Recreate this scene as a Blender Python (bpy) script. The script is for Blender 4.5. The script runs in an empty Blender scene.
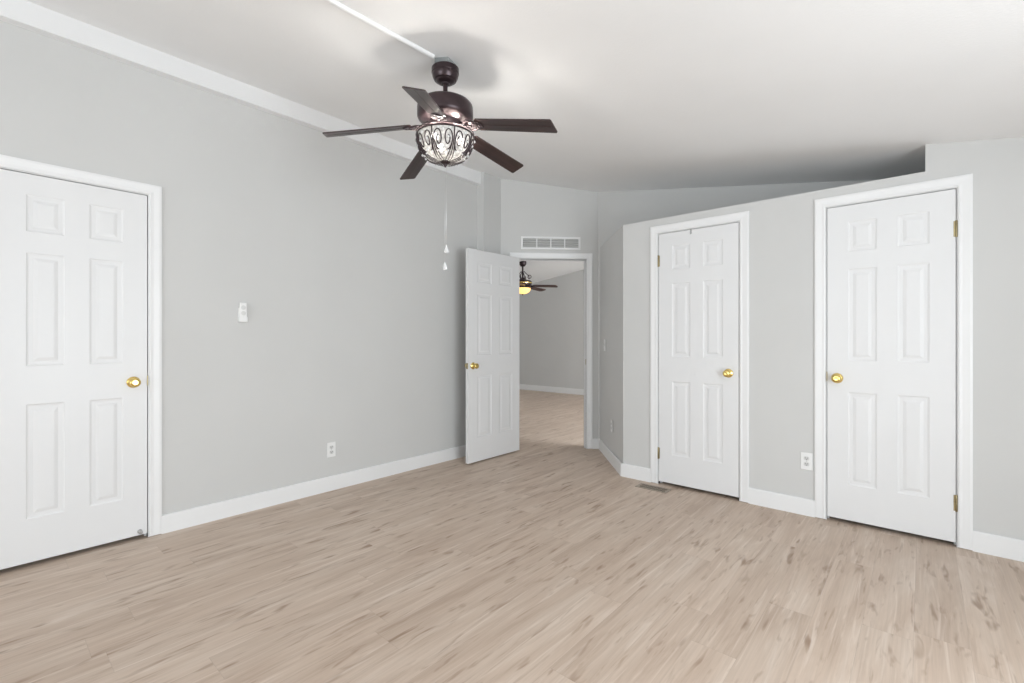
import bpy, bmesh, math, random
from mathutils import Vector, Matrix

random.seed(7)
SC = bpy.context.scene
COL = SC.collection
R = math.radians

# ------------------------------------------------------------------ camera
CAM_X, CAM_Y, CAM_Z, YAW = 3.49, 0.0, 1.19, 41.24
cam_data = bpy.data.cameras.new('camera')
cam_data.sensor_width = 36.0
cam_data.lens = 467.7 / 1024 * 36.0
cam_data.shift_y = -2.2 / 1024
cam_data.clip_start = 0.05
cam = bpy.data.objects.new('camera', cam_data)
cam.location = (CAM_X, CAM_Y, CAM_Z)
cam.rotation_euler = (R(90), 0, R(YAW))
COL.objects.link(cam)
SC.camera = cam

# ------------------------------------------------------------------ world, daylight, exposure
world = bpy.data.worlds.new('daylight')
SC.world = world
world.use_nodes = True
bg = world.node_tree.nodes['Background']
bg.inputs['Color'].default_value = (0.93, 0.97, 1.0, 1)
bg.inputs['Strength'].default_value = 1.0

def area_light(name, loc, rot, sx, sy, watts, color=(1, 0.985, 0.97)):
    l = bpy.data.lights.new(name, 'AREA')
    l.shape = 'RECTANGLE'
    l.size, l.size_y = sx, sy
    l.energy = watts
    l.color = color
    o = bpy.data.objects.new(name, l)
    o.location = loc
    o.rotation_euler = rot
    COL.objects.link(o)
    return o

# daylight just outside each opening (patio door on the right, window behind, added window of the far room)
COOL = (0.88, 0.95, 1.0)
area_light('daylight_patio_door', (5.14, 0.95, 1.05), (R(90 + 12), 0, R(90)), 2.2, 1.8, 104, COOL)
area_light('daylight_rear_window', (2.45, -5.26, 1.20), (R(90 + 20), 0, 0), 4.2, 1.6, 98, COOL)
# added uplight beyond the rear window, lifts the ceiling brightness
area_light('uplight_rear', (2.45, -8.2, -0.05), (R(180), 0, 0), 5.0, 5.2, 520, COOL)
area_light('fill_far_room', (5.14, 6.4, 1.25), (R(90 + 10), 0, R(90)), 2.4, 1.5, 330, COOL)  # fill added for the far room, behind an unseen window

SC.view_settings.view_transform = 'Standard'
SC.view_settings.look = 'None'
SC.view_settings.gamma = 1.0
SC.view_settings.use_curve_mapping = False
SC.view_settings.exposure = -0.04

# ------------------------------------------------------------------ materials
def new_mat(name):
    m = bpy.data.materials.new(name)
    m.use_nodes = True
    nt = m.node_tree
    return m, nt, nt.nodes['Principled BSDF']

def plain(name, rgb, rough=0.5, metal=0.0, bump=0.0, bscale=200.0, var=0.03, vscale=3.0, spec=0.5):
    """painted / metal surface with faint procedural variation"""
    m, nt, b = new_mat(name)
    b.inputs['Roughness'].default_value = rough
    b.inputs['Metallic'].default_value = metal
    b.inputs['Specular IOR Level'].default_value = spec
    tc = nt.nodes.new('ShaderNodeTexCoord')
    n = nt.nodes.new('ShaderNodeTexNoise')
    n.inputs['Scale'].default_value = vscale
    n.inputs['Detail'].default_value = 3
    nt.links.new(tc.outputs['Object'], n.inputs['Vector'])
    r = nt.nodes.new('ShaderNodeValToRGB')
    r.color_ramp.elements[0].position = 0.3
    r.color_ramp.elements[1].position = 0.7
    r.color_ramp.elements[0].color = (*[c * (1 - var) for c in rgb], 1)
    r.color_ramp.elements[1].color = (*[min(1, c * (1 + var)) for c in rgb], 1)
    nt.links.new(n.outputs['Fac'], r.inputs['Fac'])
    nt.links.new(r.outputs['Color'], b.inputs['Base Color'])
    if bump:
        n2 = nt.nodes.new('ShaderNodeTexNoise')
        n2.inputs['Scale'].default_value = bscale
        n2.inputs['Detail'].default_value = 2
        nt.links.new(tc.outputs['Object'], n2.inputs['Vector'])
        bp = nt.nodes.new('ShaderNodeBump')
        bp.inputs['Strength'].default_value = bump
        bp.inputs['Distance'].default_value = 0.002
        nt.links.new(n2.outputs['Fac'], bp.inputs['Height'])
        nt.links.new(bp.outputs['Normal'], b.inputs['Normal'])
    return m

M_WALL = plain('grey_wall_paint', (0.625, 0.623, 0.612), 0.65, bump=0.12, bscale=160, var=0.012, vscale=2, spec=0.3)
M_CEIL = plain('ceiling_paint', (0.90, 0.90, 0.90), 0.8, bump=0.35, bscale=90, var=0.012, vscale=2, spec=0.2)
M_TRIM = plain('white_trim_paint', (0.83, 0.83, 0.83), 0.4, var=0.008)
M_DOOR = plain('white_door_paint', (0.775, 0.775, 0.777), 0.42, bump=0.06, bscale=300, var=0.008)
M_BRASS = plain('polished_brass', (0.83, 0.62, 0.22), 0.16, 1.0, var=0.06, vscale=30)
M_AGED = plain('aged_brass', (0.36, 0.30, 0.17), 0.35, 1.0, var=0.15, vscale=60)
M_STEEL = plain('dull_steel', (0.45, 0.45, 0.45), 0.35, 1.0, var=0.1, vscale=60)
M_BRONZE = plain('oil_rubbed_bronze', (0.045, 0.030, 0.033), 0.28, 0.55, var=0.2, vscale=20)
M_PLASTIC = plain('white_plastic', (0.84, 0.84, 0.83), 0.35, var=0.01)
M_PLASTIC2 = plain('off_white_plastic', (0.66, 0.66, 0.65), 0.4, var=0.01)
M_SLOT = plain('dark_slot', (0.05, 0.05, 0.05), 0.7, var=0.1)
M_GREYBACK = plain('grey_duct', (0.42, 0.42, 0.41), 0.7, var=0.05)
M_REG = plain('tan_register_metal', (0.34, 0.28, 0.22), 0.45, 0.2, var=0.12, vscale=40)
M_DARK = plain('painted_duct_shade', (0.02, 0.018, 0.016), 0.8, var=0.2)  # near-black colour standing in for the shade inside the duct
M_GALV = plain('galvanised_box', (0.36, 0.38, 0.38), 0.4, 0.6, var=0.1, vscale=40)
M_CHAIN = plain('silver_chain', (0.75, 0.75, 0.75), 0.3, 0.7, var=0.05)

def wood_blade(name, c0, c1, rough):
    m, nt, b = new_mat(name)
    tc = nt.nodes.new('ShaderNodeTexCoord')
    mp = nt.nodes.new('ShaderNodeMapping')
    mp.inputs['Scale'].default_value = (3, 60, 60)
    nt.links.new(tc.outputs['Object'], mp.inputs['Vector'])
    n = nt.nodes.new('ShaderNodeTexNoise')
    n.inputs['Scale'].default_value = 1.0
    n.inputs['Detail'].default_value = 5
    nt.links.new(mp.outputs['Vector'], n.inputs['Vector'])
    r = nt.nodes.new('ShaderNodeValToRGB')
    r.color_ramp.elements[0].position = 0.3
    r.color_ramp.elements[1].position = 0.75
    r.color_ramp.elements[0].color = (*c0, 1)
    r.color_ramp.elements[1].color = (*c1, 1)
    nt.links.new(n.outputs['Fac'], r.inputs['Fac'])
    nt.links.new(r.outputs['Color'], b.inputs['Base Color'])
    b.inputs['Roughness'].default_value = rough
    return m

M_BLADE = wood_blade('espresso_blade', (0.022, 0.012, 0.011), (0.055, 0.030, 0.028), 0.3)
M_BLADE2 = wood_blade('red_brown_blade', (0.05, 0.016, 0.010), (0.11, 0.04, 0.024), 0.4)

def floor_material():
    m, nt, b = new_mat('oak_plank_floor')
    N, L = nt.nodes, nt.links
    tc = N.new('ShaderNodeTexCoord')
    sep = N.new('ShaderNodeSeparateXYZ')
    L.new(tc.outputs['Object'], sep.inputs[0])
    def math_(op, a, b_=None, c=None):
        n = N.new('ShaderNodeMath'); n.operation = op
        for i, v in enumerate((a, b_, c)):
            if v is None: continue
            if isinstance(v, (int, float)): n.inputs[i].default_value = v
            else: L.new(v, n.inputs[i])
        return n.outputs[0]
    W, LEN = 0.165, 1.22
    row = math_('FLOOR', math_('DIVIDE', sep.outputs['X'], W))
    wn = N.new('ShaderNodeTexWhiteNoise'); wn.noise_dimensions = '1D'
    L.new(row, wn.inputs['W'])
    yy = math_('ADD', math_('DIVIDE', sep.outputs['Y'], LEN), math_('MULTIPLY', wn.outputs['Value'], 3.0))
    col = math_('FLOOR', yy)
    cmb = N.new('ShaderNodeCombineXYZ')
    L.new(row, cmb.inputs[0]); L.new(col, cmb.inputs[1])
    wn2 = N.new('ShaderNodeTexWhiteNoise'); wn2.noise_dimensions = '2D'
    L.new(cmb.outputs[0], wn2.inputs['Vector'])
    pid = wn2.outputs['Value']
    # coordinates shifted per plank
    cv = N.new('ShaderNodeCombineXYZ')
    L.new(sep.outputs['X'], cv.inputs[0]); L.new(sep.outputs['Y'], cv.inputs[1])
    L.new(math_('MULTIPLY', pid, 37.0), cv.inputs[2])
    def noise(scale, detail, sx, sy, rough=0.55, dist=0.0):
        mp = N.new('ShaderNodeMapping')
        mp.inputs['Scale'].default_value = (sx, sy, 1)
        L.new(cv.outputs[0], mp.inputs['Vector'])
        n = N.new('ShaderNodeTexNoise')
        n.inputs['Scale'].default_value = scale
        n.inputs['Detail'].default_value = detail
        n.inputs['Roughness'].default_value = rough
        n.inputs['Distortion'].default_value = dist
        L.new(mp.outputs['Vector'], n.inputs['Vector'])
        return n.outputs['Fac']
    def ramp(fac, stops):
        r = N.new('ShaderNodeValToRGB')
        e = r.color_ramp.elements
        e[0].position, e[0].color = stops[0][0], (*stops[0][1], 1)
        e[1].position, e[1].color = stops[-1][0], (*stops[-1][1], 1)
        for p, c in stops[1:-1]:
            x = e.new(p); x.color = (*c, 1)
        L.new(fac, r.inputs['Fac'])
        return r.outputs['Color']
    def mix(mode, fac, a, b_):
        n = N.new('ShaderNodeMix'); n.data_type = 'RGBA'; n.blend_type = mode
        if isinstance(fac, (int, float)): n.inputs[0].default_value = fac
        else: L.new(fac, n.inputs[0])
        L.new(a, n.inputs[6])
        if isinstance(b_, tuple): n.inputs[7].default_value = (*b_, 1)
        else: L.new(b_, n.inputs[7])
        return n.outputs[2]
    broad = noise(1.0, 4, 10.0, 1.2, 0.55, 0.9)
    base = ramp(broad, [(0.28, (0.49, 0.375, 0.295)), (0.45, (0.575, 0.455, 0.365)), (0.62, (0.625, 0.51, 0.42)), (0.75, (0.70, 0.595, 0.51))])
    fine = noise(1.0, 5, 120.0, 3.0, 0.6, 0.3)
    base = mix('MULTIPLY', 0.6, base, ramp(fine, [(0.25, (0.80, 0.78, 0.76)), (0.6, (1, 1, 1)), (0.9, (1.0, 1.0, 1.0))]))
    # paler grain streaks
    st = noise(1.0, 3, 34.0, 1.6, 0.5, 1.2)
    stf = ramp(st, [(0.56, (0, 0, 0)), (0.72, (1, 1, 1))])
    base = mix('MIX', math_('MULTIPLY', stf, 0.45), base, (0.78, 0.685, 0.60))
    # short dark knots and cracks
    kn = noise(1.0, 2, 26.0, 5.0, 0.5, 0.35)
    knf = ramp(kn, [(0.60, (0, 0, 0)), (0.76, (1, 1, 1))])
    base = mix('MIX', math_('MULTIPLY', knf, 0.75), base, (0.26, 0.165, 0.105))
    kn2 = noise(1.7, 3, 26.0, 2.4, 0.55, 0.5)
    knf2 = ramp(kn2, [(0.60, (0, 0, 0)), (0.74, (1, 1, 1))])
    base = mix('MIX', math_('MULTIPLY', knf2, 0.5), base, (0.32, 0.22, 0.15))
    # per-plank tone
    tone = ramp(pid, [(0.0, (0.97, 0.967, 0.965)), (1.0, (1.03, 1.03, 1.03))])
    base = mix('MULTIPLY', 1.0, base, tone)
    # seams
    fx = math_('FRACT', math_('DIVIDE', sep.outputs['X'], W))
    fy = math_('FRACT', yy)
    ex = math_('LESS_THAN', fx, 0.010)
    ey = math_('LESS_THAN', fy, 0.0016)
    seam = math_('MAXIMUM', ex, ey)
    base = mix('MIX', math_('MULTIPLY', seam, 0.22), base, (0.25, 0.19, 0.15))
    L.new(base, b.inputs['Base Color'])
    b.inputs['Roughness'].default_value = 0.5
    b.inputs['Specular IOR Level'].default_value = 0.35
    bp = N.new('ShaderNodeBump')
    bp.inputs['Strength'].default_value = 0.12
    bp.inputs['Distance'].default_value = 0.001
    L.new(fine, bp.inputs['Height'])
    L.new(bp.outputs['Normal'], b.inputs['Normal'])
    return m
M_FLOOR = floor_material()

def crystal_shell():
    m, nt, b = new_mat('crystal_bowl')
    N, L = nt.nodes, nt.links
    out = N['Material Output']
    tc = N.new('ShaderNodeTexCoord')
    v = N.new('ShaderNodeTexVoronoi'); v.inputs['Scale'].default_value = 75
    L.new(tc.outputs['Object'], v.inputs['Vector'])
    r = N.new('ShaderNodeValToRGB')
    r.color_ramp.elements[0].color = (0.80, 0.79, 0.77, 1)
    r.color_ramp.elements[1].color = (0.42, 0.41, 0.39, 1)
    r.color_ramp.elements[1].position = 0.8
    L.new(v.outputs['Distance'], r.inputs['Fac'])
    tr = N.new('ShaderNodeBsdfTranslucent')
    L.new(r.outputs['Color'], tr.inputs['Color'])
    bp = N.new('ShaderNodeBump'); bp.inputs['Strength'].default_value = 0.7; bp.inputs['Distance'].default_value = 0.004
    L.new(v.outputs['Distance'], bp.inputs['Height'])
    L.new(bp.outputs['Normal'], b.inputs['Normal'])
    L.new(r.outputs['Color'], b.inputs['Base Color'])
    b.inputs['Roughness'].default_value = 0.12
    mx = N.new('ShaderNodeMixShader'); mx.inputs[0].default_value = 0.02
    L.new(b.outputs[0], mx.inputs[1]); L.new(tr.outputs[0], mx.inputs[2])
    tp = N.new('ShaderNodeBsdfTransparent')
    mx2 = N.new('ShaderNodeMixShader'); mx2.inputs[0].default_value = 0.02
    L.new(mx.outputs[0], mx2.inputs[1]); L.new(tp.outputs[0], mx2.inputs[2])
    L.new(mx2.outputs[0], out.inputs['Surface'])
    return m
M_BOWL = crystal_shell()

def crystal_mat():
    m, nt, b = new_mat('cut_crystal')
    b.inputs['Base Color'].default_value = (0.95, 0.95, 0.95, 1)
    b.inputs['Roughness'].default_value = 0.05
    b.inputs['Transmission Weight'].default_value = 0.35
    n = nt.nodes.new('ShaderNodeTexNoise'); n.inputs['Scale'].default_value = 40
    bp = nt.nodes.new('ShaderNodeBump'); bp.inputs['Strength'].default_value = 0.2
    nt.links.new(n.outputs['Fac'], bp.inputs['Height']); nt.links.new(bp.outputs['Normal'], b.inputs['Normal'])
    return m
M_CRYS = crystal_mat()

def emit_mat(name, rgb, strength, edge=None):
    m, nt, b = new_mat(name)
    b.inputs['Base Color'].default_value = (*rgb, 1)
    b.inputs['Emission Color'].default_value = (*rgb, 1)
    b.inputs['Emission Strength'].default_value = strength
    n = nt.nodes.new('ShaderNodeTexNoise'); n.inputs['Scale'].default_value = 8
    mr = nt.nodes.new('ShaderNodeMapRange')
    mr.inputs['To Min'].default_value = strength * 0.8
    mr.inputs['To Max'].default_value = strength * 1.2
    nt.links.new(n.outputs['Fac'], mr.inputs['Value'])
    nt.links.new(mr.outputs[0], b.inputs['Emission Strength'])
    return m
M_BULB = emit_mat('lit_bulb', (1.0, 0.95, 0.88), 330.0)
M_AMBER = emit_mat('lit_amber_glass', (1.0, 0.60, 0.19), 1.5)

# ------------------------------------------------------------------ geometry helpers
def box(bm, lo, hi, mi=0, M=None):
    x0, y0, z0 = lo; x1, y1, z1 = hi
    vs = [bm.verts.new(p) for p in ((x0,y0,z0),(x1,y0,z0),(x1,y1,z0),(x0,y1,z0),(x0,y0,z1),(x1,y0,z1),(x1,y1,z1),(x0,y1,z1))]
    if M is not None:
        for v in vs: v.co = M @ v.co
    for f in ((0,3,2,1),(4,5,6,7),(0,1,5,4),(1,2,6,5),(2,3,7,6),(3,0,4,7)):
        bm.faces.new([vs[i] for i in f]).material_index = mi
    return vs

def bevel_box(bm, lo, hi, w, seg=2, M=None):
    b2 = bmesh.new()
    box(b2, lo, hi)
    bmesh.ops.bevel(b2, geom=list(b2.edges), offset=w, segments=seg, affect='EDGES', profile=0.5)
    merge(bm, b2, M)

def merge(bm, b2, M=None):
    vm = {}
    for v in b2.verts:
        vm[v] = bm.verts.new(M @ v.co if M is not None else v.co)
    for f in b2.faces:
        try:
            nf = bm.faces.new([vm[v] for v in f.verts]); nf.material_index = f.material_index; nf.smooth = f.smooth
        except ValueError:
            pass
    b2.free()

def prism(bm, pts, z0, ztop):
    """vertical prism over a footprint; ztop is a number or a function of x"""
    zt = ztop if callable(ztop) else (lambda x: ztop)
    zb = z0 if callable(z0) else (lambda x: z0)
    lo = [bm.verts.new((x, y, zb(x))) for x, y in pts]
    hi = [bm.verts.new((x, y, zt(x))) for x, y in pts]
    n = len(pts)
    bm.faces.new(lo[::-1]); bm.faces.new(hi)
    for i in range(n):
        bm.faces.new((lo[i], lo[(i+1) % n], hi[(i+1) % n], hi[i]))

def lathe(bm, prof, n=32, M=None, smooth=True, cap=True):
    rings = []
    for r, z in prof:
        if r < 1e-6:
            rings.append([bm.verts.new((0, 0, z))])
        else:
            rings.append([bm.verts.new((r*math.cos(2*math.pi*k/n), r*math.sin(2*math.pi*k/n), z)) for k in range(n)])
    new = [v for rg in rings for v in rg]
    for a, b in zip(rings, rings[1:]):
        if len(a) == 1 and len(b) == 1: continue
        for k in range(n):
            k2 = (k+1) % n
            if len(a) == 1: f = bm.faces.new((a[0], b[k], b[k2]))
            elif len(b) == 1: f = bm.faces.new((a[k], b[0], a[k2]))
            else: f = bm.faces.new((a[k], b[k], b[k2], a[k2]))
            f.smooth = smooth
    if cap:
        for rg in (rings[0], rings[-1]):
            if len(rg) > 1: bm.faces.new(rg)
    if M is not None:
        for v in new: v.co = M @ v.co

def tube(bm, pts, r, n=6, closed=False):
    pts = [Vector(p) for p in pts]
    m = len(pts)
    rings = []
    up = None
    for i, p in enumerate(pts):
        if closed: t = pts[(i+1) % m] - pts[i-1]
        else: t = pts[min(i+1, m-1)] - pts[max(i-1, 0)]
        if t.length < 1e-9: t = Vector((0, 0, 1))
        t.normalize()
        if up is None:
            up = t.orthogonal().normalized()
        up = (up - t * up.dot(t))
        up = up.normalized() if up.length > 1e-6 else t.orthogonal().normalized()
        s = t.cross(up)
        rr = r(i / max(1, m-1)) if callable(r) else r
        rings.append([bm.verts.new(p + (up*math.cos(2*math.pi*k/n) + s*math.sin(2*math.pi*k/n))*rr) for k in range(n)])
    rng = range(m if closed else m-1)
    for i in rng:
        a, b = rings[i], rings[(i+1) % m]
        for k in range(n):
            f = bm.faces.new((a[k], a[(k+1) % n], b[(k+1) % n], b[k])); f.smooth = True
    if not closed:
        bm.faces.new(rings[0][::-1]); bm.faces.new(rings[-1])

def obj(name, bm, mats, parent=None, sharp=None, loc=None, rot=None):
    bmesh.ops.recalc_face_normals(bm, faces=list(bm.faces))
    me = bpy.data.meshes.new(name)
    bm.to_mesh(me); bm.free()
    for m in (mats if isinstance(mats, (list, tuple)) else [mats]): me.materials.append(m)
    if sharp is not None:
        for p in me.polygons: p.use_smooth = True
        me.set_sharp_from_angle(angle=R(sharp))
    o = bpy.data.objects.new(name, me)
    COL.objects.link(o)
    if parent is not None: o.parent = parent
    if loc is not None: o.location = loc
    if rot is not None: o.rotation_euler = rot
    return o

def tag(o, label=None, cat=None, kind=None, group=None):
    if label: o['label'] = label
    if cat: o['category'] = cat
    if kind: o['kind'] = kind
    if group: o['group'] = group
    return o

def struct(name, bm, mats, label, cat, sharp=None):
    return tag(obj(name, bm, mats, sharp=sharp), label, cat, 'structure')

def thing(name, label, cat, loc, rot=(0, 0, 0), group=None):
    o = bpy.data.objects.new(name, None)
    o.empty_display_size = 0.1
    o.location = loc; o.rotation_euler = rot
    COL.objects.link(o)
    return tag(o, label, cat, None, group)

def frame(origin, u, n):
    """local x along u (horizontal), local y INTO the wall (-n), local z up"""
    u = Vector((u[0], u[1], 0)).normalized(); n = Vector((n[0], n[1], 0)).normalized()
    M = Matrix(((u.x, -n.x, 0, origin[0]), (u.y, -n.y, 0, origin[1]), (0, 0, 1, origin[2] if len(origin) > 2 else 0), (0, 0, 0, 1)))
    return M

# ------------------------------------------------------------------ room layout (metres)
TR = 0.013                                  # trim thickness: trim faces at X=0 / Y=3.68
RIGHT, BACK, FARY, FARX = 4.9, -5.0, 8.5, -4.6
YB = 3.68                                   # closet wall (trim face)
YR = 4.44                                   # rear wall above and behind the closets
LEDGE = 2.183
def ceil_z(x): return 2.931 - 0.168 * x if x >= 0 else 2.931 + 0.132 * x
def over(x): return ceil_z(x) + 0.02
S2 = math.sqrt(0.5)
PD = Vector((0.85, 4.438)); UD = Vector((S2, S2)); ND = Vector((S2, -S2))   # angled wall with the open doorway
def dpt(u, n=0.0):
    p = PD + UD*u + ND*n
    return (p.x, p.y)
KC = Vector((1.52, 3.68)); US = (PD - KC).normalized(); NS = Vector((-US.y, US.x))  # angled closet end
if NS.x > 0: NS = -NS

# floor
bm = bmesh.new(); box(bm, (FARX-0.12, BACK-0.12, -0.06), (RIGHT+0.12, FARY+0.12, 0))
struct('floor', bm, M_FLOOR, 'pale oak plank floor running through both rooms', 'floor')

# ceiling: two slopes meeting at the ridge over the left wall
bm = bmesh.new()
sec = [(FARX-0.12, ceil_z(FARX-0.12)), (0, ceil_z(0)), (RIGHT+0.12, ceil_z(RIGHT+0.12)), (RIGHT+0.12, ceil_z(RIGHT+0.12)+0.1), (0, ceil_z(0)+0.1), (FARX-0.12, ceil_z(FARX-0.12)+0.1)]
a = [bm.verts.new((x, BACK-0.12, z)) for x, z in sec]; b = [bm.verts.new((x, FARY+0.12, z)) for x, z in sec]
for i in range(6):
    j = (i+1) % 6
    bm.faces.new((a[i], a[j], b[j], b[i]))
for q in (a, b):
    bm.faces.new((q[0], q[1], q[4], q[5])); bm.faces.new((q[1], q[2], q[3], q[4]))
struct('ceiling', bm, M_CEIL, 'sloping white ceiling over the room', 'ceiling')

DH = 2.056                                  # door opening height
DL = (0.046, 0.672)                         # left door opening, along Y
# left wall
bm = bmesh.new()
def rect(x0, y0, x1, y1): return [(x0, y0), (x1, y0), (x1, y1), (x0, y1)]
XW = -TR
prism(bm, rect(-0.125, BACK, XW, DL[0]), 0, over)
prism(bm, rect(-0.125, DL[1], XW, 3.66), 0, over)
prism(bm, rect(-0.125, DL[0], XW, DL[1]), DH, over)
box(bm, (-0.125, DL[0], 0), (-0.105, DL[1], DH))  # unseen panel added behind the door, keeps light out of its gap
struct('wall_left', bm, M_WALL, 'long grey wall on the left', 'wall')

# post at the end of the left wall
bm = bmesh.new(); prism(bm, rect(-0.125, 3.44, 0.0, 3.72), 0, over); prism(bm, rect(0.0, 3.44, 0.089, 3.72), 0, over)
struct('wall_post', bm, M_WALL, 'narrow grey wall post behind the open door', 'wall')

# white beam box along the ridge
bm = bmesh.new(); box(bm, (XW-0.01, BACK, 2.803), (0.042, 3.445, 2.95))
struct('trim_beam', bm, M_TRIM, 'long white beam along the top of the left wall', 'beam')

# angled wall with doorway
U0, U1 = -0.90, -0.133                       # clear opening
bm = bmesh.new()
def drect(u0, u1, n0, n1): return [dpt(u0, n0), dpt(u1, n0), dpt(u1, n1), dpt(u0, n1)]
WT = 0.12
prism(bm, drect(-1.10, U0, -TR-WT, -TR), 0, over)
prism(bm, drect(U1, 0.0, -TR-WT, -TR), 0, over)
prism(bm, drect(U0, U1, -TR-WT, -TR), DH, over)
struct('wall_diagonal', bm, M_WALL, 'angled grey wall holding the open doorway', 'wall')

# closet front wall
C1 = (1.857, 2.479); C2 = (3.016, 3.639)
bm = bmesh.new()
y0, y1 = YB+TR, YB+TR+0.10
for xa, xb in ((1.542, C1[0]), (C1[1], C2[0])):
    prism(bm, rect(xa, y0, xb, y1), 0, LEDGE)
for xa, xb in (C1,):
    prism(bm, rect(xa, y0, xb, y1), DH, LEDGE)
prism(bm, rect(C2[0], y0, 3.505, y1), DH, LEDGE)
prism(bm, rect(3.505, y0, C2[1], YR), DH, over)
prism(bm, rect(C2[1], y0, RIGHT, y1), 0, over)
struct('wall_closet', bm, M_WALL, 'grey closet wall holding two closed white doors', 'wall')

# angled closet end
bm = bmesh.new()
ka = KC + NS*-TR - US*0.0; kb = PD + NS*-TR
prism(bm, [tuple(ka + Vector((0.012, 0.0))), tuple(kb), tuple(kb - NS*0.09), tuple(ka - NS*0.09)], 0, LEDGE)
struct('wall_closet_end', bm, M_WALL, 'angled grey end wall of the closets beside the doorway', 'wall')

# top of the closets
bm = bmesh.new()
e1 = ka - NS*0.05; e2 = kb - NS*0.05
prism(bm, [(e1.x, y0+0.05), (3.505, y0+0.05), (3.505, YR), (e2.x, YR), (e2.x, e2.y-0.02)], LEDGE-0.03, LEDGE-0.002)
struct('ceiling_closet', bm, M_WALL, 'flat top of the closets below the sloping ceiling', 'ledge')

# rear wall above closets
bm = bmesh.new(); prism(bm, rect(0.84, YR, RIGHT, YR+0.1), 0, over)
struct('wall_rear', bm, M_WALL, 'grey rear wall seen above the closets', 'wall')

# right wall, wall behind the camera, far room walls
bm = bmesh.new()
PY0, PY1 = -0.15, 2.05
prism(bm, rect(RIGHT, BACK, RIGHT+0.12, PY0), 0, over)
prism(bm, rect(RIGHT, PY1, RIGHT+0.12, 5.2), 0, over)
prism(bm, rect(RIGHT, 7.6, RIGHT+0.12, FARY), 0, over)
prism(bm, rect(RIGHT, PY0, RIGHT+0.12, PY1), 2.04, over)
prism(bm, rect(RIGHT, 5.2, RIGHT+0.12, 7.6), 0, 0.5)
prism(bm, rect(RIGHT, 5.2, RIGHT+0.12, 7.6), 2.02, over)
struct('wall_right', bm, M_WALL, 'grey wall on the right', 'wall')
bm = bmesh.new()
prism(bm, rect(-0.125, BACK-0.12, 0.0, BACK), 0, over); prism(bm, rect(0.0, BACK-0.12, 0.25, BACK), 0, over)
prism(bm, rect(4.6, BACK-0.12, RIGHT+0.12, BACK), 0, over)
prism(bm, rect(0.25, BACK-0.12, 4.6, BACK), 0, 0.4)
prism(bm, rect(0.25, BACK-0.12, 4.6, BACK), 2.06, over)
struct('wall_behind', bm, M_WALL, 'grey wall behind the camera', 'wall')
bm = bmesh.new(); prism(bm, rect(FARX, FARY, 0, FARY+0.12), 0, over); prism(bm, rect(0, FARY, RIGHT, FARY+0.12), 0, over)
struct('wall_far', bm, M_WALL, 'grey far wall seen through the doorway', 'wall')
bm = bmesh.new(); prism(bm, rect(FARX-0.12, 3.3, FARX, FARY+0.12), 0, over)
struct('wall_far_left', bm, M_WALL, 'left wall of the far room', 'wall')
bm = bmesh.new(); prism(bm, rect(FARX, 3.3, -0.125, 3.42), 0, over)
struct('wall_far_near', bm, M_WALL, 'near wall of the far room', 'wall')

# windows outside the frame (frames with bars)
def window_frame(name, M, w, h, nx, label):
    bm = bmesh.new()
    t = 0.05
    box(bm, (0, 0, 0), (w, 0.06, t), M=M); box(bm, (0, 0, h-t), (w, 0.06, h), M=M)
    box(bm, (0, 0, t), (t, 0.06, h-t), M=M); box(bm, (w-t, 0, t), (w, 0.06, h-t), M=M)
    for k in range(1, nx):
        box(bm, (w*k/nx-0.025, 0.01, t), (w*k/nx+0.025, 0.05, h-t), M=M)
    struct(name, bm, M_TRIM, label, 'window')
window_frame('window_1', frame((RIGHT+0.03, PY0, 0.0), (0, 1), (-1, 0)), PY1-PY0, 2.04, 2, 'white framed sliding patio door on the right wall')
window_frame('window_2', frame((0.25, BACK-0.03, 0.4), (1, 0), (0, 1)), 4.35, 1.66, 4, 'white framed window behind the camera')
window_frame('window_3', frame((RIGHT+0.03, 5.2, 0.5), (0, 1), (-1, 0)), 2.4, 1.52, 2, 'white framed unseen window added to light the far room')  # out of view, put in so the far room gets light

# ------------------------------------------------------------------ baseboards
BH = 0.113
def baseboard(name, p0, p1, n, label, z1=BH):
    p0 = Vector(p0); p1 = Vector(p1); n = Vector(n).normalized()
    u = (p1-p0).normalized(); L = (p1-p0).length
    M = frame((p0.x, p0.y, 0), u, n)
    bm = bmesh.new()
    prof = [(TR, 0), (0, 0), (0, z1-0.006), (0.003, z1-0.001), (0.006, z1), (TR, z1)]
    a = [bm.verts.new(M @ Vector((0, y, z))) for y, z in prof]
    b = [bm.verts.new(M @ Vector((L, y, z))) for y, z in prof]
    k = len(prof)
    for i in range(k): bm.faces.new((a[i], a[(i+1) % k], b[(i+1) % k], b[i]))
    bm.faces.new(a[::-1]); bm.faces.new(b)
    return struct(name, bm, M_TRIM, label, 'baseboard')
baseboard('baseboard_left', (0, 0.737), (0, 3.44), (1, 0), 'white baseboard along the long left wall')
baseboard('baseboard_left_rear', (0, BACK), (0, -0.019), (1, 0), 'white baseboard left of the left door')
baseboard('baseboard_post', (0.102, 3.44), (0.102, 3.70), (1, 0), 'white baseboard on the narrow post behind the open door')
baseboard('baseboard_diagonal', dpt(-0.068), dpt(0.0), ND, 'short white baseboard right of the open doorway')
baseboard('baseboard_closet_end', tuple(PD), tuple(KC), NS, 'white baseboard on the angled closet end wall')
baseboard('baseboard_closet', (1.52, YB), (1.792, YB), (0, -1), 'short white baseboard left of the first closet door')
baseboard('baseboard_middle', (2.544, YB), (2.951, YB), (0, -1), 'white baseboard between the two closet doors')
baseboard('baseboard_right', (3.704, YB), (RIGHT, YB), (0, -1), 'white baseboard right of the second closet door')
baseboard('baseboard_far', (FARX, FARY-TR), (RIGHT, FARY-TR), (0, -1), 'white baseboard on the far wall beyond the doorway', 0.125)

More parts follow.
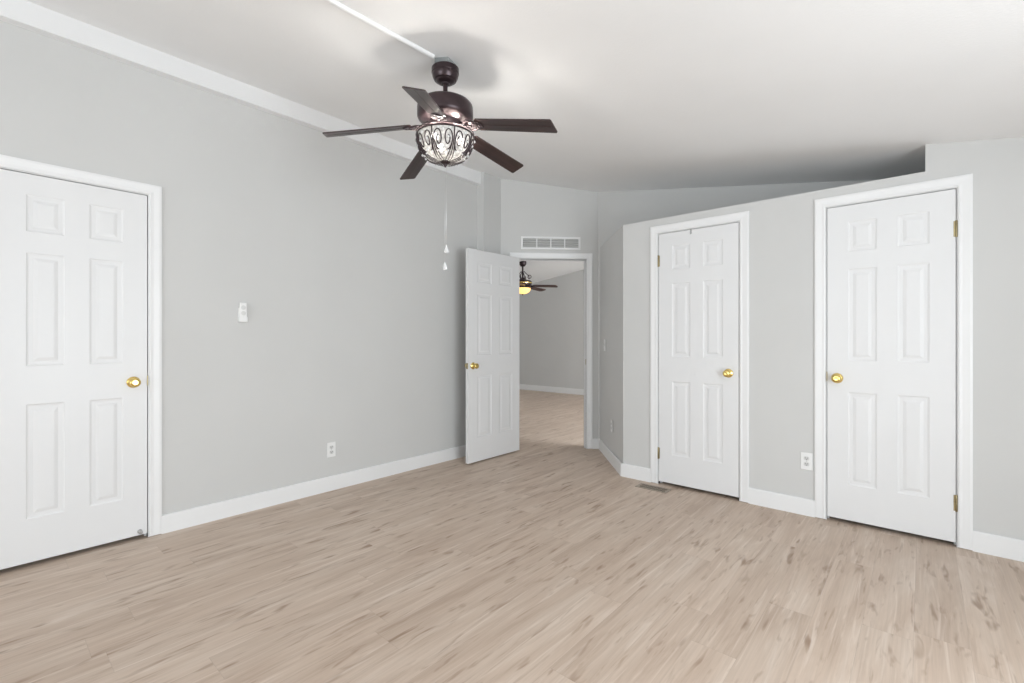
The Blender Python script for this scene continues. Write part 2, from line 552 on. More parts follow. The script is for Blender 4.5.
# ------------------------------------------------------------------ door casings (trim) and jambs
def casing(name, M, w, h, label, depth=0.12, both=False, z0=0.004, jamb=True, stop=True):
    """local: x 0..w = clear opening, y=0 trim face (room side), y=TR wall face"""
    bm = bmesh.new()
    cw = 0.066; rv = 0.005
    prof = [(rv, TR), (rv, 0.004), (rv+0.006, 0.001), (rv+0.02, 0.003), (cw-0.012, 0.0), (cw, 0.002), (cw, TR)]
    def sweep(flip):
        def P(t, y):
            yy = (depth + 2*TR - y) if flip else y
            return ((-t, yy), (w+t, yy), h+t)
        rings = []
        for corner in range(4):
            ring = []
            for t, y in prof:
                (xl, yy), (xr, _), zt = P(t, y)
                p = ((xl, yy, z0), (xl, yy, zt), (xr, yy, zt), (xr, yy, z0))[corner]
                ring.append(bm.verts.new(M @ Vector(p)))
            rings.append(ring)
        k = len(prof)
        for a, b in zip(rings, rings[1:]):
            for i in range(k): bm.faces.new((a[i], a[(i+1) % k], b[(i+1) % k], b[i]))
        bm.faces.new(rings[0][::-1]); bm.faces.new(rings[-1])
    sweep(False)
    if both: sweep(True)
    if jamb:                                   # thin jamb lining the opening
        jt = 0.004
        ya, yb = TR-0.004, depth + TR + (0.004 if both else -0.02)
        box(bm, (-jt, ya, 0), (0.0, yb, h+jt), M=M)
        box(bm, (w, ya, 0), (w+jt, yb, h+jt), M=M)
        box(bm, (0, ya, h), (w, yb, h+jt), M=M)
        if stop:                               # door stop strips
            s0, s1, st = TR+0.036, TR+0.06, 0.010
            box(bm, (0, s0, 0), (st, s1, h), M=M); box(bm, (w-st, s0, 0), (w, s1, h), M=M); box(bm, (st, s0, h-st), (w-st, s1, h), M=M)
    return struct(name, bm, M_TRIM, label, 'door casing')
ML = frame((0, DL[0], 0), (0, 1), (1, 0))
M1 = frame((C1[0], YB, 0), (1, 0), (0, -1))
M2 = frame((C2[0], YB, 0), (1, 0), (0, -1))
MD = frame((*dpt(U0), 0), UD, ND)
casing('trim_1', ML, DL[1]-DL[0], DH, 'white casing around the closed door on the left wall', depth=0.09)
casing('trim_2', M1, C1[1]-C1[0], DH, 'white casing around the first closet door', depth=0.10)
casing('trim_3', M2, C2[1]-C2[0], DH, 'white casing around the second closet door at right', depth=0.10)
casing('trim_4', MD, U1-U0, DH, 'white casing around the open doorway', depth=WT, both=True)

# ------------------------------------------------------------------ doors
def door_leaf_bm(w, h=2.026, t=0.035, stile=0.112, mull=0.10):
    """local: x 0..w, y 0 (room face) .. t, z 0..h ; six moulded panels on both faces"""
    bm = bmesh.new()
    pw = (w - 2*stile - mull) / 2
    xs = [0, stile, stile+pw, stile+pw+mull, w-stile, w]
    zs = [0, 0.228, 0.824, 1.024, 1.616, 1.726, 1.920, h]
    for side in (0, 1):
        def V(x, d, z): return bm.verts.new((x, d if side == 0 else t-d, z))
        grid = [[V(x, 0, z) for z in zs] for x in xs]
        for i in range(5):
            for j in range(7):
                q = (grid[i][j], grid[i+1][j], grid[i+1][j+1], grid[i][j+1])
                if i in (1, 3) and j in (1, 3, 5):
                    prev = q
                    x0, x1, z0, z1 = xs[i], xs[i+1], zs[j], zs[j+1]
                    for off, dep in ((0.004, 0.0026), (0.010, 0.0042), (0.026, 0.0048), (0.040, 0.0014), (0.044, 0.0008)):
                        cur = tuple(V(x, dep, z) for x, z in ((x0+off, z0+off), (x1-off, z0+off), (x1-off, z1-off), (x0+off, z1-off)))
                        for k in range(4):
                            bm.faces.new((prev[k], prev[(k+1) % 4], cur[(k+1) % 4], cur[k]))
                        prev = cur
                    bm.faces.new(prev)
                else:
                    bm.faces.new(q)
    bm.verts.ensure_lookup_table()
    # edges of the slab
    def strip(pts):
        a = [bm.verts.new((x, 0, z)) for x, z in pts]; b = [bm.verts.new((x, t, z)) for x, z in pts]
        for i in range(len(pts)-1): bm.faces.new((a[i], a[i+1], b[i+1], b[i]))
    strip([(x, 0) for x in xs]); strip([(x, h) for x in xs])
    strip([(0, z) for z in zs]); strip([(w, z) for z in zs])
    bmesh.ops.remove_doubles(bm, verts=list(bm.verts), dist=1e-5)
    return bm

def knob_bm(sgn):
    """axis along local -y (room side) when sgn=-1"""
    bm = bmesh.new()
    prof = [(0.0, 0.0), (0.033, 0.0), (0.033, 0.003), (0.029, 0.007), (0.017, 0.010), (0.012, 0.014), (0.011, 0.026), (0.014, 0.030),
            (0.022, 0.035), (0.0265, 0.042), (0.027, 0.049), (0.024, 0.056), (0.017, 0.060), (0.009, 0.0595), (0.0, 0.0585)]
    lathe(bm, prof, 28, M=Matrix.Rotation(R(90) if sgn < 0 else R(-90), 4, 'X'), cap=False)
    return bm

def hinge_bm():
    bm = bmesh.new()
    lathe(bm, [(0, -0.048), (0.0035, -0.048), (0.0045, -0.045), (0.0045, 0.045), (0.0035, 0.048), (0, 0.048)], 12, cap=False)
    for z in (-0.027, -0.009, 0.009, 0.027):
        lathe(bm, [(0.0048, z-0.0006), (0.0052, z), (0.0048, z+0.0006)], 12, cap=False)
    box(bm, (-0.012, 0.003, -0.045), (0.012, 0.006, 0.045))
    return bm

def door(name, M, w, knob_x, hinge_x, hinge_z, label, z=0.018, back_knob=False, stile=0.112, mull=0.10, latch_x=None, h=2.026):
    o = obj(name, door_leaf_bm(w, h, stile=stile, mull=mull), M_DOOR)
    o.matrix_world = M @ Matrix.Translation((0, 0, z))
    tag(o, label, 'door', 'structure')
    kz = 0.937 - z
    k = obj('door_knob', knob_bm(-1), M_BRASS, o, loc=(knob_x, 0, kz)); k['label'] = 'polished brass door knob'
    if back_knob:
        k = obj('door_knob', knob_bm(1), M_BRASS, o, loc=(knob_x, 0.035, kz)); k['label'] = 'brass door knob on the far face'
    for hz in hinge_z:
        h = obj('hinge', hinge_bm(), M_AGED, o, sharp=40, loc=(hinge_x, 0.0385 if back_knob else -0.004, hz - z), rot=(0, 0, R(180) if back_knob else 0)); h['label'] = 'small brass hinge'
    if latch_x is not None:
        bm = bmesh.new(); bevel_box(bm, (-0.0015, 0.004, -0.028), (0.0015, 0.030, 0.028), 0.001, 1)
        bevel_box(bm, (-0.004, 0.012, -0.007), (0.004, 0.022, 0.007), 0.002, 1)
        h = obj('latch_plate', bm, M_AGED, o, loc=(latch_x, 0, kz)); h['label'] = 'brass latch plate'
    return o
g = 0.004
def leafM(base, x, y): return base @ Matrix.Translation((x, y, 0))
d1 = door('door_1', leafM(ML, g, TR-0.003), DL[1]-DL[0]-2*g, 0.553, -0.002, (), 'closed white six panel door on the left wall, cut by the photo edge', z=0.026)
# strike on the left casing edge and small stop at the foot of the door
bm = bmesh.new(); bevel_box(bm, (-0.002, -0.004, -0.03), (0.0025, 0.012, 0.03), 0.001, 1)
h = obj('latch_plate', bm, M_AGED, d1, loc=(DL[1]-DL[0]-2*g+0.001, -0.004, 0.917)); h['label'] = 'dark brass latch plate'
bm = bmesh.new()
lathe(bm, [(0, 0), (0.012, 0), (0.012, 0.004), (0.006, 0.008), (0.006, 0.02), (0.010, 0.022), (0.010, 0.03), (0, 0.031)], 14, M=Matrix.Rotation(R(90), 4, 'X'), cap=False)
h = obj('door_bumper', bm, M_STEEL, d1, sharp=40, loc=(0.583, 0, 0.022)); h['label'] = 'small grey metal bumper'
d2 = door('door_2', leafM(M1, g, TR-0.003), C1[1]-C1[0]-2*g, 0.543, -0.003, (1.833, 0.255), 'closed white six panel closet door nearer the open doorway', z=0.026, latch_x=C1[1]-C1[0]-2*g+0.001)
d3 = door('door_3', leafM(M2, g, TR-0.003), C2[1]-C2[0]-2*g, 0.054, C2[1]-C2[0]-2*g+0.003, (1.823, 0.252), 'closed white six panel closet door at right', z=0.026)
bm = bmesh.new(); bevel_box(bm, (-0.0025, -0.004, -0.03), (0.002, 0.012, 0.03), 0.001, 1)
h = obj('latch_plate', bm, M_AGED, d3, loc=(-0.001, -0.004, 0.92)); h['label'] = 'dark brass latch plate'
# open door: leaf parallel to the left wall, standing 0.27 m off it
MO = frame((0.270, 3.047, 0), (0, 1), (1, 0))
d4 = door('door_4', MO, 0.746, 0.062, 0.751, (1.82, 1.03, 0.25), 'white six panel door standing open in front of the left wall', z=0.014, h=2.039, back_knob=True, stile=0.118, mull=0.11, latch_x=0.0)
# strike plate on the right jamb of the open doorway
bm = bmesh.new(); bevel_box(bm, (-0.0015, -0.012, -0.03), (0.0015, 0.012, 0.03), 0.001, 1)
sp = obj('strike_plate', bm, M_AGED); sp.matrix_world = MD @ Matrix.Translation((U1-U0-0.0005, TR+0.02, 0.944))
tag(sp, 'small brass strike plate on the right jamb of the open doorway', 'strike plate')

# over-door hook at the top of the first closet door
bm = bmesh.new()
box(bm, (-0.006, -0.0015, -0.034), (0.006, 0.0, 0.0)); box(bm, (-0.006, -0.0015, 0.0), (0.006, 0.03, 0.0015))
tube(bm, [(0, -0.001, -0.032), (0, -0.006, -0.036), (0, -0.012, -0.034), (0, -0.015, -0.026)], 0.003, 8)
hk = obj('door_hook', bm, M_STEEL, sharp=40); hk.matrix_world = M1 @ Matrix.Translation((0.268, TR-0.0035, 2.0535))
tag(hk, 'small grey metal hook over the top edge of the first closet door', 'hook')

# ------------------------------------------------------------------ wall plates
def outlet(M, label, slots=True):
    t = thing('wall_outlet', label, 'outlet', (0, 0, 0)); t.matrix_world = M
    bm = bmesh.new(); bevel_box(bm, (-0.035, -0.006, -0.058), (0.035, 0, 0.058), 0.003, 2)
    obj('cover_plate', bm, M_PLASTIC, t)
    for s in (1, -1):
        bm = bmesh.new()
        b2 = bmesh.new()
        pts = []
        for k in range(24):
            a_ = 2*math.pi*k/24
            pts.append((0.0165*math.cos(a_), max(-0.0125, min(0.0125, 0.0165*math.sin(a_)))))
        lo = [bm.verts.new((x, -0.0055, z)) for x, z in pts]; hi = [bm.verts.new((x, -0.0075, z)) for x, z in pts]
        bm.faces.new(hi)
        for k in range(24): bm.faces.new((lo[k], lo[(k+1) % 24], hi[(k+1) % 24], hi[k]))
        b2.free()
        r = obj('receptacle', bm, M_PLASTIC2, t, loc=(0, 0, 0.0195*s))
        bm = bmesh.new()
        box(bm, (-0.0075, -0.0082, -0.001), (-0.0052, -0.0074, 0.008)); box(bm, (0.0052, -0.0082, 0.0), (0.0075, -0.0074, 0.007))
        lathe(bm, [(0, 0.0074), (0.0028, 0.0074), (0.0028, 0.0082), (0, 0.0082)], 10, M=Matrix.Translation((0, 0, -0.0065)) @ Matrix.Rotation(R(90), 4, 'X'), cap=False)
        sl = obj('slots', bm, M_SLOT, r); sl['label'] = 'dark outlet slots'
    bm = bmesh.new(); lathe(bm, [(0, 0.005), (0.003, 0.005), (0.003, 0.0066), (0, 0.007)], 10, M=Matrix.Rotation(R(90), 4, 'X'), cap=False)
    obj('screw', bm, M_STEEL, t)
    return t
outlet(frame((XW, 1.833, 0.321), (0, 1), (1, 0)), 'white outlet low on the left wall between the left door and the open door')
outlet(frame((2.903, YB+TR, 0.366), (1, 0), (0, -1)), 'white outlet low on the wall between the two closet doors')
def sp_(u): return tuple(KC + US*u - NS*TR)
us = (Vector((1.27, 3.948)) - KC).dot(US) + 0.04
outlet(frame((*sp_(us), 0.362), tuple(-US), tuple(NS)), 'white outlet low on the angled closet end wall beside the doorway')

us = (Vector((1.07, 4.149)) - KC).dot(US) + 0.085
t = thing('light_switch', 'white light switch on the angled closet end wall beside the doorway', 'switch', (0, 0, 0)); t.matrix_world = frame((*sp_(us), 1.13), tuple(-US), tuple(NS))
bm = bmesh.new(); bevel_box(bm, (-0.035, -0.006, -0.06), (0.035, 0, 0.06), 0.003, 2); obj('cover_plate', bm, M_PLASTIC, t)
bm = bmesh.new(); box(bm, (-0.006, -0.008, -0.012), (0.006, -0.005, 0.012)); bevel_box(bm, (-0.004, -0.016, 0.0), (0.004, -0.006, 0.009), 0.001, 1); obj('toggle', bm, M_PLASTIC2, t)

# remote in a wall cradle
t = thing('fan_remote', 'white remote in a cradle high on the left wall', 'remote control', (0, 0, 0)); t.matrix_world = frame((XW, 1.192, 1.374), (0, 1), (1, 0))
bm = bmesh.new(); bevel_box(bm, (-0.027, -0.008, -0.066), (0.027, 0, 0.03), 0.003, 2); bevel_box(bm, (-0.027, -0.026, -0.066), (0.027, -0.006, -0.030), 0.005, 2)
obj('cradle', bm, M_PLASTIC, t)
bm = bmesh.new(); bevel_box(bm, (-0.022, -0.022, -0.05), (0.022, -0.004, 0.066), 0.004, 2); rb = obj('handset', bm, M_PLASTIC, t)
for z in (0.033, -0.006):
    bm = bmesh.new(); lathe(bm, [(0, 0.020), (0.015, 0.020), (0.015, 0.0225), (0.012, 0.0235), (0, 0.0235)], 20, M=Matrix.Rotation(R(90), 4, 'X'), cap=False)
    bb = obj('button', bm, M_PLASTIC2, rb, sharp=40, loc=(0, 0, z)); bb['label'] = 'round pale grey button'

# return-air grille above the doorway
uc = (-0.846-0.199)/2
t = thing('air_vent_grille', 'white four section air vent grille above the open doorway', 'vent', (0, 0, 0)); t.matrix_world = frame((*dpt(uc, -TR), 2.228), UD, ND)
HW, HH = 0.323, 0.068
bm = bmesh.new(); fr = 0.020
for lo, hi in (((-HW, -0.014, HH-fr), (HW, 0, HH)), ((-HW, -0.014, -HH), (HW, 0, -HH+fr)), ((-HW, -0.014, -HH+fr), (-HW+fr, 0, HH-fr)), ((HW-fr, -0.014, -HH+fr), (HW, 0, HH-fr))):
    box(bm, lo, hi)
obj('grille_frame', bm, M_TRIM, t)
iw = (2*HW-2*fr)
for k in (1, 2, 3):
    x = -HW+fr+iw*k/4
    bm = bmesh.new(); box(bm, (x-0.006, -0.013, -HH+fr), (x+0.006, -0.001, HH-fr)); obj('divider', bm, M_TRIM, t)
bm = bmesh.new(); box(bm, (-HW+fr, -0.0015, -HH+fr), (HW-fr, 0, HH-fr)); b_ = obj('back_panel', bm, M_GREYBACK, t); b_['label'] = 'grey panel behind the slats'
for k in range(4):
    z = -HH+fr+0.012 + k*(2*HH-2*fr-0.020)/3
    bm = bmesh.new()
    vs = [bm.verts.new(p) for p in ((-HW+fr, -0.010, z-0.004), (HW-fr, -0.010, z-0.004), (HW-fr, -0.002, z+0.004), (-HW+fr, -0.002, z+0.004),
                                    (-HW+fr, -0.010, z-0.003), (HW-fr, -0.010, z-0.003), (HW-fr, -0.002, z+0.005), (-HW+fr, -0.002, z+0.005))]
    for f in ((0,1,2,3),(7,6,5,4),(0,4,5,1),(1,5,6,2),(2,6,7,3),(3,7,4,0)): bm.faces.new([vs[i] for i in f])
    obj('slat', bm, M_PLASTIC2, t)

# floor register by the first closet door
t = thing('floor_register', 'brown slotted floor vent set in the planks before the first closet door', 'floor vent', (1.875, 3.553, 0.0), (0, 0, 0))
RW, RD = 0.128, 0.058
bm = bmesh.new(); box(bm, (-RW+0.02, -RD+0.018, 0.0003), (RW-0.02, RD-0.018, 0.001)); q = obj('duct_shade_plate', bm, M_DARK, t); q['label'] = 'near-black plate painted as the shaded duct under the slots'
bm = bmesh.new()
for lo, hi in (((-RW, -RD, 0), (RW, -RD+0.018, 0.004)), ((-RW, RD-0.018, 0), (RW, RD, 0.004)), ((-RW, -RD+0.018, 0), (-RW+0.02, RD-0.018, 0.004)), ((RW-0.02, -RD+0.018, 0), (RW, RD-0.018, 0.004)), ((-RW+0.02, -0.0025, 0.001), (RW-0.02, 0.0025, 0.004))):
    box(bm, lo, hi)
obj('register_frame', bm, M_REG, t)
nb = 13
for k in range(nb):
    x = -RW+0.02 + (2*RW-0.04)*(k+0.5)/nb
    bm = bmesh.new()
    for s in (1, -1):
        ya, yb = 0.0025*s, (RD-0.018)*s
        sl = 0.005*s
        pts = [(x-0.0021-sl, ya), (x+0.0021-sl, ya), (x+0.0021+sl, yb), (x-0.0021+sl, yb)]
        if s < 0: pts = pts[::-1]
        prism(bm, pts, 0.001, 0.0035)
    obj('register_bar', bm, M_REG, t)

# cable raceway on the ceiling running to the fan
FX, FY = 1.589, 1.632
CZ = ceil_z(FX)
bm = bmesh.new()
p0 = Vector((1.30, BACK+0.02)); p1 = Vector((FX-0.012, FY-0.075))
u = (p1-p0).normalized(); nn = Vector((-u.y, u.x))
prof = [(-0.017, -0.0008), (-0.017, -0.007), (-0.012, -0.015), (-0.004, -0.018), (0.004, -0.018), (0.012, -0.015), (0.017, -0.007), (0.017, -0.0008)]
ra = []
for p in (p0, p1):
    ra.append([bm.verts.new((p.x+nn.x*s, p.y+nn.y*s, ceil_z(p.x+nn.x*s)+z)) for s, z in prof])
for i in range(len(prof)): bm.faces.new((ra[0][i], ra[0][(i+1) % 8], ra[1][(i+1) % 8], ra[1][i]))
bm.faces.new(ra[0][::-1]); bm.faces.new(ra[1])
rw = obj('cable_raceway', bm, M_TRIM)
tag(rw, 'slim white cable cover running along the ceiling to the dark fan', 'cable cover')

# ------------------------------------------------------------------ ceiling fan with crystal bowl
fan = thing('ceiling_fan', 'dark bronze five blade ceiling fan with crystal bowl light in the near room', 'ceiling fan', (FX, FY, CZ))
def Z(z): return z - CZ
bm = bmesh.new(); bevel_box(bm, (-0.043, -0.043, -0.044), (0.043, 0.043, 0.010), 0.006, 2)
jb = obj('junction_box', bm, M_GALV, fan, rot=(0, 0, R(20))); jb['label'] = 'pale grey metal junction box'
bm = bmesh.new()
lathe(bm, [(0, Z(2.626)), (0.068, Z(2.626)), (0.072, Z(2.622)), (0.072, Z(2.598)), (0.069, Z(2.594)), (0.069, Z(2.590)), (0.067, Z(2.578)), (0.058, Z(2.562)), (0.050, Z(2.559)),
           (0.046, Z(2.553)), (0.034, Z(2.548)), (0.022, Z(2.547)), (0.020, Z(2.540)), (0, Z(2.540))], 40, cap=False)
obj('canopy', bm, M_BRONZE, fan, sharp=35)
bm = bmesh.new(); lathe(bm, [(0, Z(2.545)), (0.0125, Z(2.545)), (0.0125, Z(2.46)), (0.02, Z(2.455)), (0.022, Z(2.44)), (0, Z(2.44))], 20, cap=False)
obj('downrod', bm, M_BRONZE, fan, sharp=35)
bm = bmesh.new()
lathe(bm, [(0, Z(2.445)), (0.06, Z(2.444)), (0.115, Z(2.441)), (0.136, Z(2.435)), (0.145, Z(2.424)), (0.147, Z(2.412)), (0.147, Z(2.366)), (0.143, Z(2.356)), (0.134, Z(2.348)), (0.115, Z(2.340)), (0.09, Z(2.334)),
           (0.085, Z(2.312)), (0.07, Z(2.306)), (0, Z(2.306))], 48, cap=False)
obj('motor_housing', bm, M_BRONZE, fan, sharp=35)

def blade_bm(r0=0.185, r1=0.595, w0=0.090, w1=0.100, t=0.006, slant=0.010, round_tip=False):
    bm = bmesh.new()
    pts = []
    n = 6
    if round_tip:
        edge = []
        for k in range(13):
            a_ = -math.pi/2 + math.pi*k/12
            edge.append((r1-0.05+0.05*math.cos(a_), w1/2*math.sin(a_)))
        pts = [(r0, -w0/2*0.8), (r0+0.02, -w0/2)] + edge + [(r0+0.02, w0/2), (r0, w0/2*0.8)]
    else:
        pts = [(r0, -w0/2+0.012), (r0+0.012, -w0/2)] + [(r0+0.012+(r1-slant-r0-0.012)*k/n, -(w0+(w1-w0)*k/n)/2) for k in range(1, n)] + \
              [(r1-slant-0.006, -w1/2), (r1-slant, -w1/2+0.006), (r1, w1/2-0.006), (r1-0.006, w1/2)] + \
              [(r0+0.012+(r1-r0-0.012)*k/n, (w0+(w1-w0)*k/n)/2) for k in range(n-1, 0, -1)] + [(r0+0.012, w0/2), (r0, w0/2-0.012)]
    lo = [bm.verts.new((x, y, -t/2)) for x, y in pts]; hi = [bm.verts.new((x, y, t/2)) for x, y in pts]
    bm.faces.new(lo[::-1]); bm.faces.new(hi)
    for i in range(len(pts)):
        j = (i+1) % len(pts); bm.faces.new((lo[i], lo[j], hi[j], hi[i]))
    # shallow inlaid line down the underside
    if not round_tip:
        box(bm, (r0+0.03, -0.0035, -t/2-0.0012), (r1-0.02, 0.0035, -t/2+0.0002))
    return bm

def iron_bm(ra=0.075, rb=0.225):
    bm = bmesh.new()
    # forked bracket: neck, two scrolling arms and a plate under the blade root
    tube(bm, [(ra, 0, 0.006), (ra+0.03, 0, -0.004), (ra+0.06, 0, -0.008), (ra+0.085, 0, -0.007)], lambda s: 0.012-0.003*s, 8)
    for s in (1, -1):
        pts = []
        for k in range(15):
            q = k/14
            pts.append((ra+0.035+0.085*q, s*(0.006+0.032*math.sin(math.pi*min(1, q*0.9))), -0.006))
        tube(bm, pts, 0.0055, 6)
    pl = [(ra+0.075, -0.020), (ra+0.10, -0.034), (rb-0.02, -0.030), (rb, -0.012), (rb, 0.012), (rb-0.02, 0.030), (ra+0.10, 0.034), (ra+0.075, 0.020)]
    prism(bm, pl, -0.0085, -0.0035)
    for x, y in ((ra+0.105, 0.018), (ra+0.105, -0.018), (rb-0.018, 0)):
        lathe(bm, [(0, -0.0115), (0.003, -0.0115), (0.0055, -0.0095), (0.0055, -0.0085)], 10, M=Matrix.Translation((x, y, 0)), cap=False)
    return bm
DROOPS, PITCH = (11.5, 12.5, 11.0, 6.8, 11.0), -12.0
blade0 = iron0 = None
for k in range(5):
    ang = 235.04 + 72*k
    Mx = Matrix.Translation((0, 0, Z(2.333))) @ Matrix.Rotation(R(ang), 4, 'Z') @ Matrix.Rotation(R(DROOPS[k]), 4, 'Y') @ Matrix.Rotation(R(PITCH), 4, 'X')
    if blade0 is None:
        blade0 = obj('blade', blade_bm(r1=0.618), M_BLADE, fan); bl = blade0
        iron0 = obj('blade_iron', iron_bm(), M_BRONZE, bl, sharp=40)
    else:
        bl = blade0.copy(); COL.objects.link(bl); bl.parent = fan
        ir = iron0.copy(); COL.objects.link(ir); ir.parent = bl
    bl.matrix_basis = Mx

# light kit
RIMZ, BOTZ, BR = Z(2.262), Z(2.126), 0.150
bm = bmesh.new(); lathe(bm, [(0, Z(2.312)), (0.052, Z(2.312)), (0.056, Z(2.300)), (0.060, Z(2.285)), (0.030, Z(2.276)), (0, Z(2.276))], 32, cap=False)
obj('light_fitter', bm, M_BRONZE, fan, sharp=35)
def bowl(th, ph, off=0.0):
    """ph 0 at the rim .. 1 at the bottom"""
    a_ = ph*R(88)
    r = BR*(math.cos(a_)**0.70)+off*math.cos(a_); z = RIMZ-(RIMZ-BOTZ)*math.sin(a_)-off*math.sin(a_)
    return Vector((r*math.cos(th), r*math.sin(th), z))
bm = bmesh.new()
prof = []
for k in range(17):
    p = bowl(0, k/16, -0.004); prof.append((max(p.x, 0.001), p.z))
lathe(bm, prof, 48, cap=False)
shade = obj('bowl_shade', bm, M_BOWL, fan); shade['label'] = 'clear crystal bowl under dark scrollwork'
bm = bmesh.new()
tube(bm, [bowl(2*math.pi*k/64, 0.0, 0.001) for k in range(64)], 0.0042, 8, closed=True)
tube(bm, [bowl(2*math.pi*k/64, -0.07, 0.001) for k in range(64)], 0.0030, 8, closed=True)
rim = obj('rim_ring', bm, M_BRONZE, shade)
NP = 8
wire = bmesh.new()
for p in range(NP):
    t0 = 2*math.pi*p/NP; hw = math.pi/NP
    # straight rib
    tube(wire, [bowl(t0+hw, q/14, 0.001) for q in range(15)], lambda v: 0.0034*(1-0.6*v), 6)
    # petal curves drawn to the tip
    for s in (1, -1):
        pts = []
        for q in range(19):
            v = q/18
            pts.append(bowl(t0+s*hw*(0.86*math.sin(math.pi*(0.5+0.5*v))**0.6 if v < 1 else 0), 0.30+0.68*v, 0.001))
        tube(wire, pts, lambda v: 0.0032*(1-0.6*v), 6)
        # spirals
        pts = []
        for q in range(34):
            v = q/33
            a_ = -math.pi/2 + v*2*math.pi*1.55
            rr = 0.46*(1-0.80*v)
            pts.append(bowl(t0+s*hw*(0.46+rr*math.cos(a_)), 0.30-rr*0.60*math.sin(a_), 0.0015))
        tube(wire, pts, 0.0033, 6)
obj('scrollwork', wire, M_BRONZE, shade)['label'] = 'dark wire scrollwork over the crystal'
cr_me = None
for p in range(NP):
    t0 = 2*math.pi*p/NP; hw = math.pi/NP
    for (du, ph, s_) in ((0.46, 0.27, 1.0), (-0.46, 0.27, 1.0), (0, 0.10, 1.1), (0, 0.52, 1.0), (0.55, 0.60, 0.8), (-0.55, 0.60, 0.8)):
        if cr_me is None:
            bm = bmesh.new(); bmesh.ops.create_icosphere(bm, subdivisions=1, radius=0.0075)
            c0 = obj('crystal', bm, M_CRYS, shade); cr_me = c0; c = c0
        else:
            c = cr_me.copy(); COL.objects.link(c); c.parent = shade
        c.location = bowl(t0+hw*du, ph, 0.004); c.scale = (s_, s_, s_)
bm = bmesh.new(); lathe(bm, [(0, BOTZ+0.006), (0.026, BOTZ+0.006), (0.027, BOTZ), (0.020, BOTZ-0.005), (0.010, BOTZ-0.010), (0.008, BOTZ-0.016), (0.004, BOTZ-0.024), (0, BOTZ-0.025)], 20, cap=False)
obj('finial', bm, M_BRONZE, fan, sharp=40)
for k in range(3):
    a_ = R(41.24+235+120*k)
    bm = bmesh.new()
    bmesh.ops.create_icosphere(bm, subdivisions=2, radius=0.019)
    for f in bm.faces: f.smooth = True
    b_ = obj('bulb', bm, M_BULB, fan, loc=(0.080*math.cos(a_), 0.080*math.sin(a_), Z(2.238))); b_['label'] = 'lit white bulb'
    bm = bmesh.new(); tube(bm, [(0.03*math.cos(a_), 0.03*math.sin(a_), Z(2.280)), (0.055*math.cos(a_), 0.055*math.sin(a_), Z(2.268)), (0.068*math.cos(a_), 0.068*math.sin(a_), Z(2.252))], 0.011, 10)
    obj('socket', bm, M_BRONZE, fan)
for (dx, zb, zt) in ((0.006, 1.690, 2.105), (-0.002, 1.600, 2.105)):
    cx_, cy_ = dx*math.cos(R(41.24)), dx*math.sin(R(41.24))
    bm = bmesh.new(); tube(bm, [(cx_, cy_, Z(zt)), (cx_, cy_, Z(zb-0.005))], 0.0008, 6)
    ch = obj('pull_chain', bm, M_CHAIN, fan); ch['label'] = 'thin silver pull chain'
    bm = bmesh.new(); lathe(bm, [(0, Z(zb)), (0.004, Z(zb-0.002)), (0.006, Z(zb-0.010)), (0.014, Z(zb-0.032)), (0.014, Z(zb-0.036)), (0.008, Z(zb-0.042)), (0, Z(zb-0.043))], 8, M=Matrix.Translation((cx_, cy_, 0)), smooth=False, cap=False)
    pe = obj('pull_pendant', bm, M_CRYS, ch); pe['label'] = 'faceted clear crystal drop'

# ------------------------------------------------------------------ far room fan
GX, GY = -2.16, 6.75
GZ = ceil_z(GX)
fan2 = thing('ceiling_fan', 'reddish brown ceiling fan with glowing amber bowl in the far room', 'ceiling fan', (GX, GY, GZ))
def Y2(z): return z - GZ
bm = bmesh.new(); lathe(bm, [(0, 0.02), (0.068, 0.02), (0.07, Y2(2.63)), (0.066, Y2(2.60)), (0.045, Y2(2.565)), (0.02, Y2(2.555)), (0, Y2(2.555))], 28, cap=False); obj('canopy', bm, M_BRONZE, fan2, sharp=40)
bm = bmesh.new(); lathe(bm, [(0, Y2(2.56)), (0.016, Y2(2.56)), (0.016, Y2(2.36)), (0.03, Y2(2.35)), (0.03, Y2(2.33)), (0, Y2(2.33))], 16, cap=False); obj('downrod', bm, M_BRONZE, fan2, sharp=40)
bm = bmesh.new(); lathe(bm, [(0, Y2(2.335)), (0.05, Y2(2.335)), (0.07, Y2(2.31)), (0.15, Y2(2.295)), (0.175, Y2(2.27)), (0.175, Y2(2.21)), (0.15, Y2(2.18)), (0.10, Y2(2.17)), (0, Y2(2.17))], 36, cap=False); obj('motor_housing', bm, M_BRONZE, fan2, sharp=40)
bm = bmesh.new(); lathe(bm, [(0.1762, Y2(2.255)), (0.178, Y2(2.245)), (0.1762, Y2(2.235))], 36, cap=False); q = obj('motor_band', bm, M_BRASS, fan2); q['label'] = 'brass band'
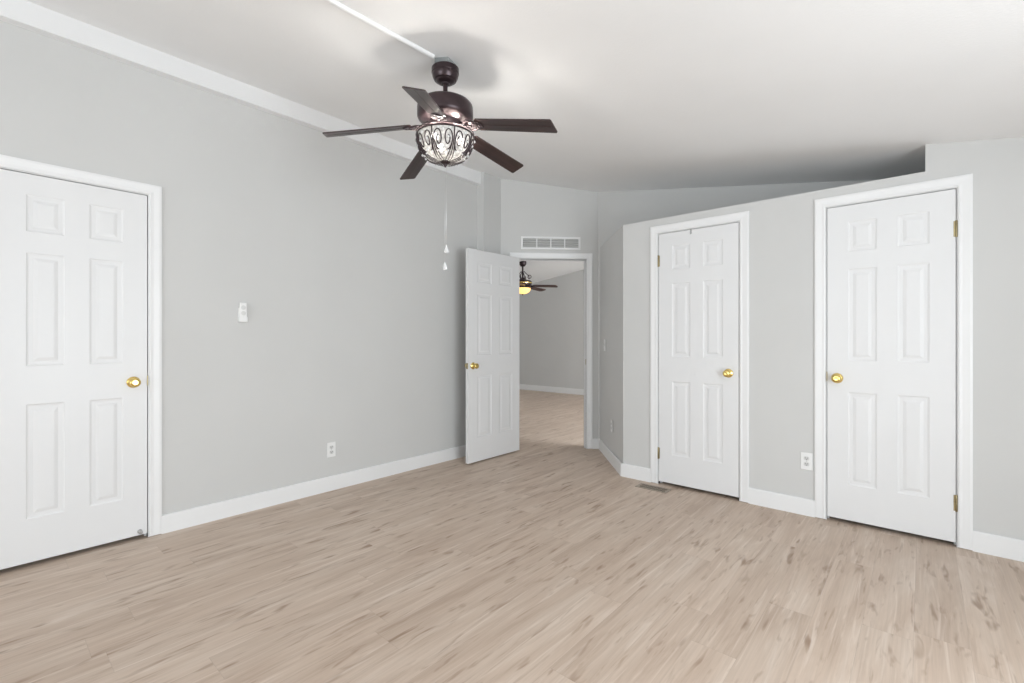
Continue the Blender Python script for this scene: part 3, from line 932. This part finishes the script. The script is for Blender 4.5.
for k in range(4):                            # iron scrolls around the rod
    a_ = R(20+90*k)
    pts = []
    for q in range(30):
        v = q/29
        if v < 0.55:
            w = v/0.55; r_ = 0.03+0.10*w**1.3; z_ = 2.47-0.10*w
        else:
            w = (v-0.55)/0.45; aa = -math.pi/2+w*2*math.pi*1.1; rr = 0.045*(1-0.6*w)
            r_ = 0.13+rr*math.cos(aa)+0.0; z_ = 2.325+rr+0.0+rr*math.sin(aa)
        pts.append((r_*math.cos(a_), r_*math.sin(a_), Y2(z_)))
    bm = bmesh.new(); tube(bm, pts, 0.007, 6); obj('scroll_arm', bm, M_BRONZE, fan2)
bm = bmesh.new(); lathe(bm, [(0, Y2(2.172)), (0.15, Y2(2.172)), (0.155, Y2(2.155)), (0.15, Y2(2.15)), (0, Y2(2.15))], 36, cap=False); obj('bowl_collar', bm, M_BRONZE, fan2, sharp=40)
bm = bmesh.new(); lathe(bm, [(0.148, Y2(2.152)), (0.145, Y2(2.12)), (0.125, Y2(2.085)), (0.09, Y2(2.06)), (0.04, Y2(2.045)), (0, Y2(2.042))], 36, cap=False)
q = obj('glass_bowl', bm, M_AMBER, fan2); q['label'] = 'glowing amber glass bowl'
bm = bmesh.new(); lathe(bm, [(0, Y2(2.045)), (0.014, Y2(2.043)), (0.012, Y2(2.03)), (0.004, Y2(2.015)), (0, Y2(2.013))], 14, cap=False); obj('finial', bm, M_BRONZE, fan2, sharp=40)
b0 = i0 = None
for k in range(5):
    ang = 41.24 - 22 + 72*k
    Mx = Matrix.Translation((0, 0, Y2(2.195))) @ Matrix.Rotation(R(ang), 4, 'Z') @ Matrix.Rotation(R(3.0), 4, 'Y') @ Matrix.Rotation(R(-11), 4, 'X')
    if b0 is None:
        b0 = obj('blade', blade_bm(0.22, 0.68, 0.12, 0.145, 0.007, round_tip=True), M_BLADE2, fan2); bl = b0
        i0 = obj('blade_iron', iron_bm(0.12, 0.29), M_BRONZE, bl, sharp=40)
    else:
        bl = b0.copy(); COL.objects.link(bl); bl.parent = fan2
        ir = i0.copy(); COL.objects.link(ir); ir.parent = bl
    bl.matrix_basis = Mx
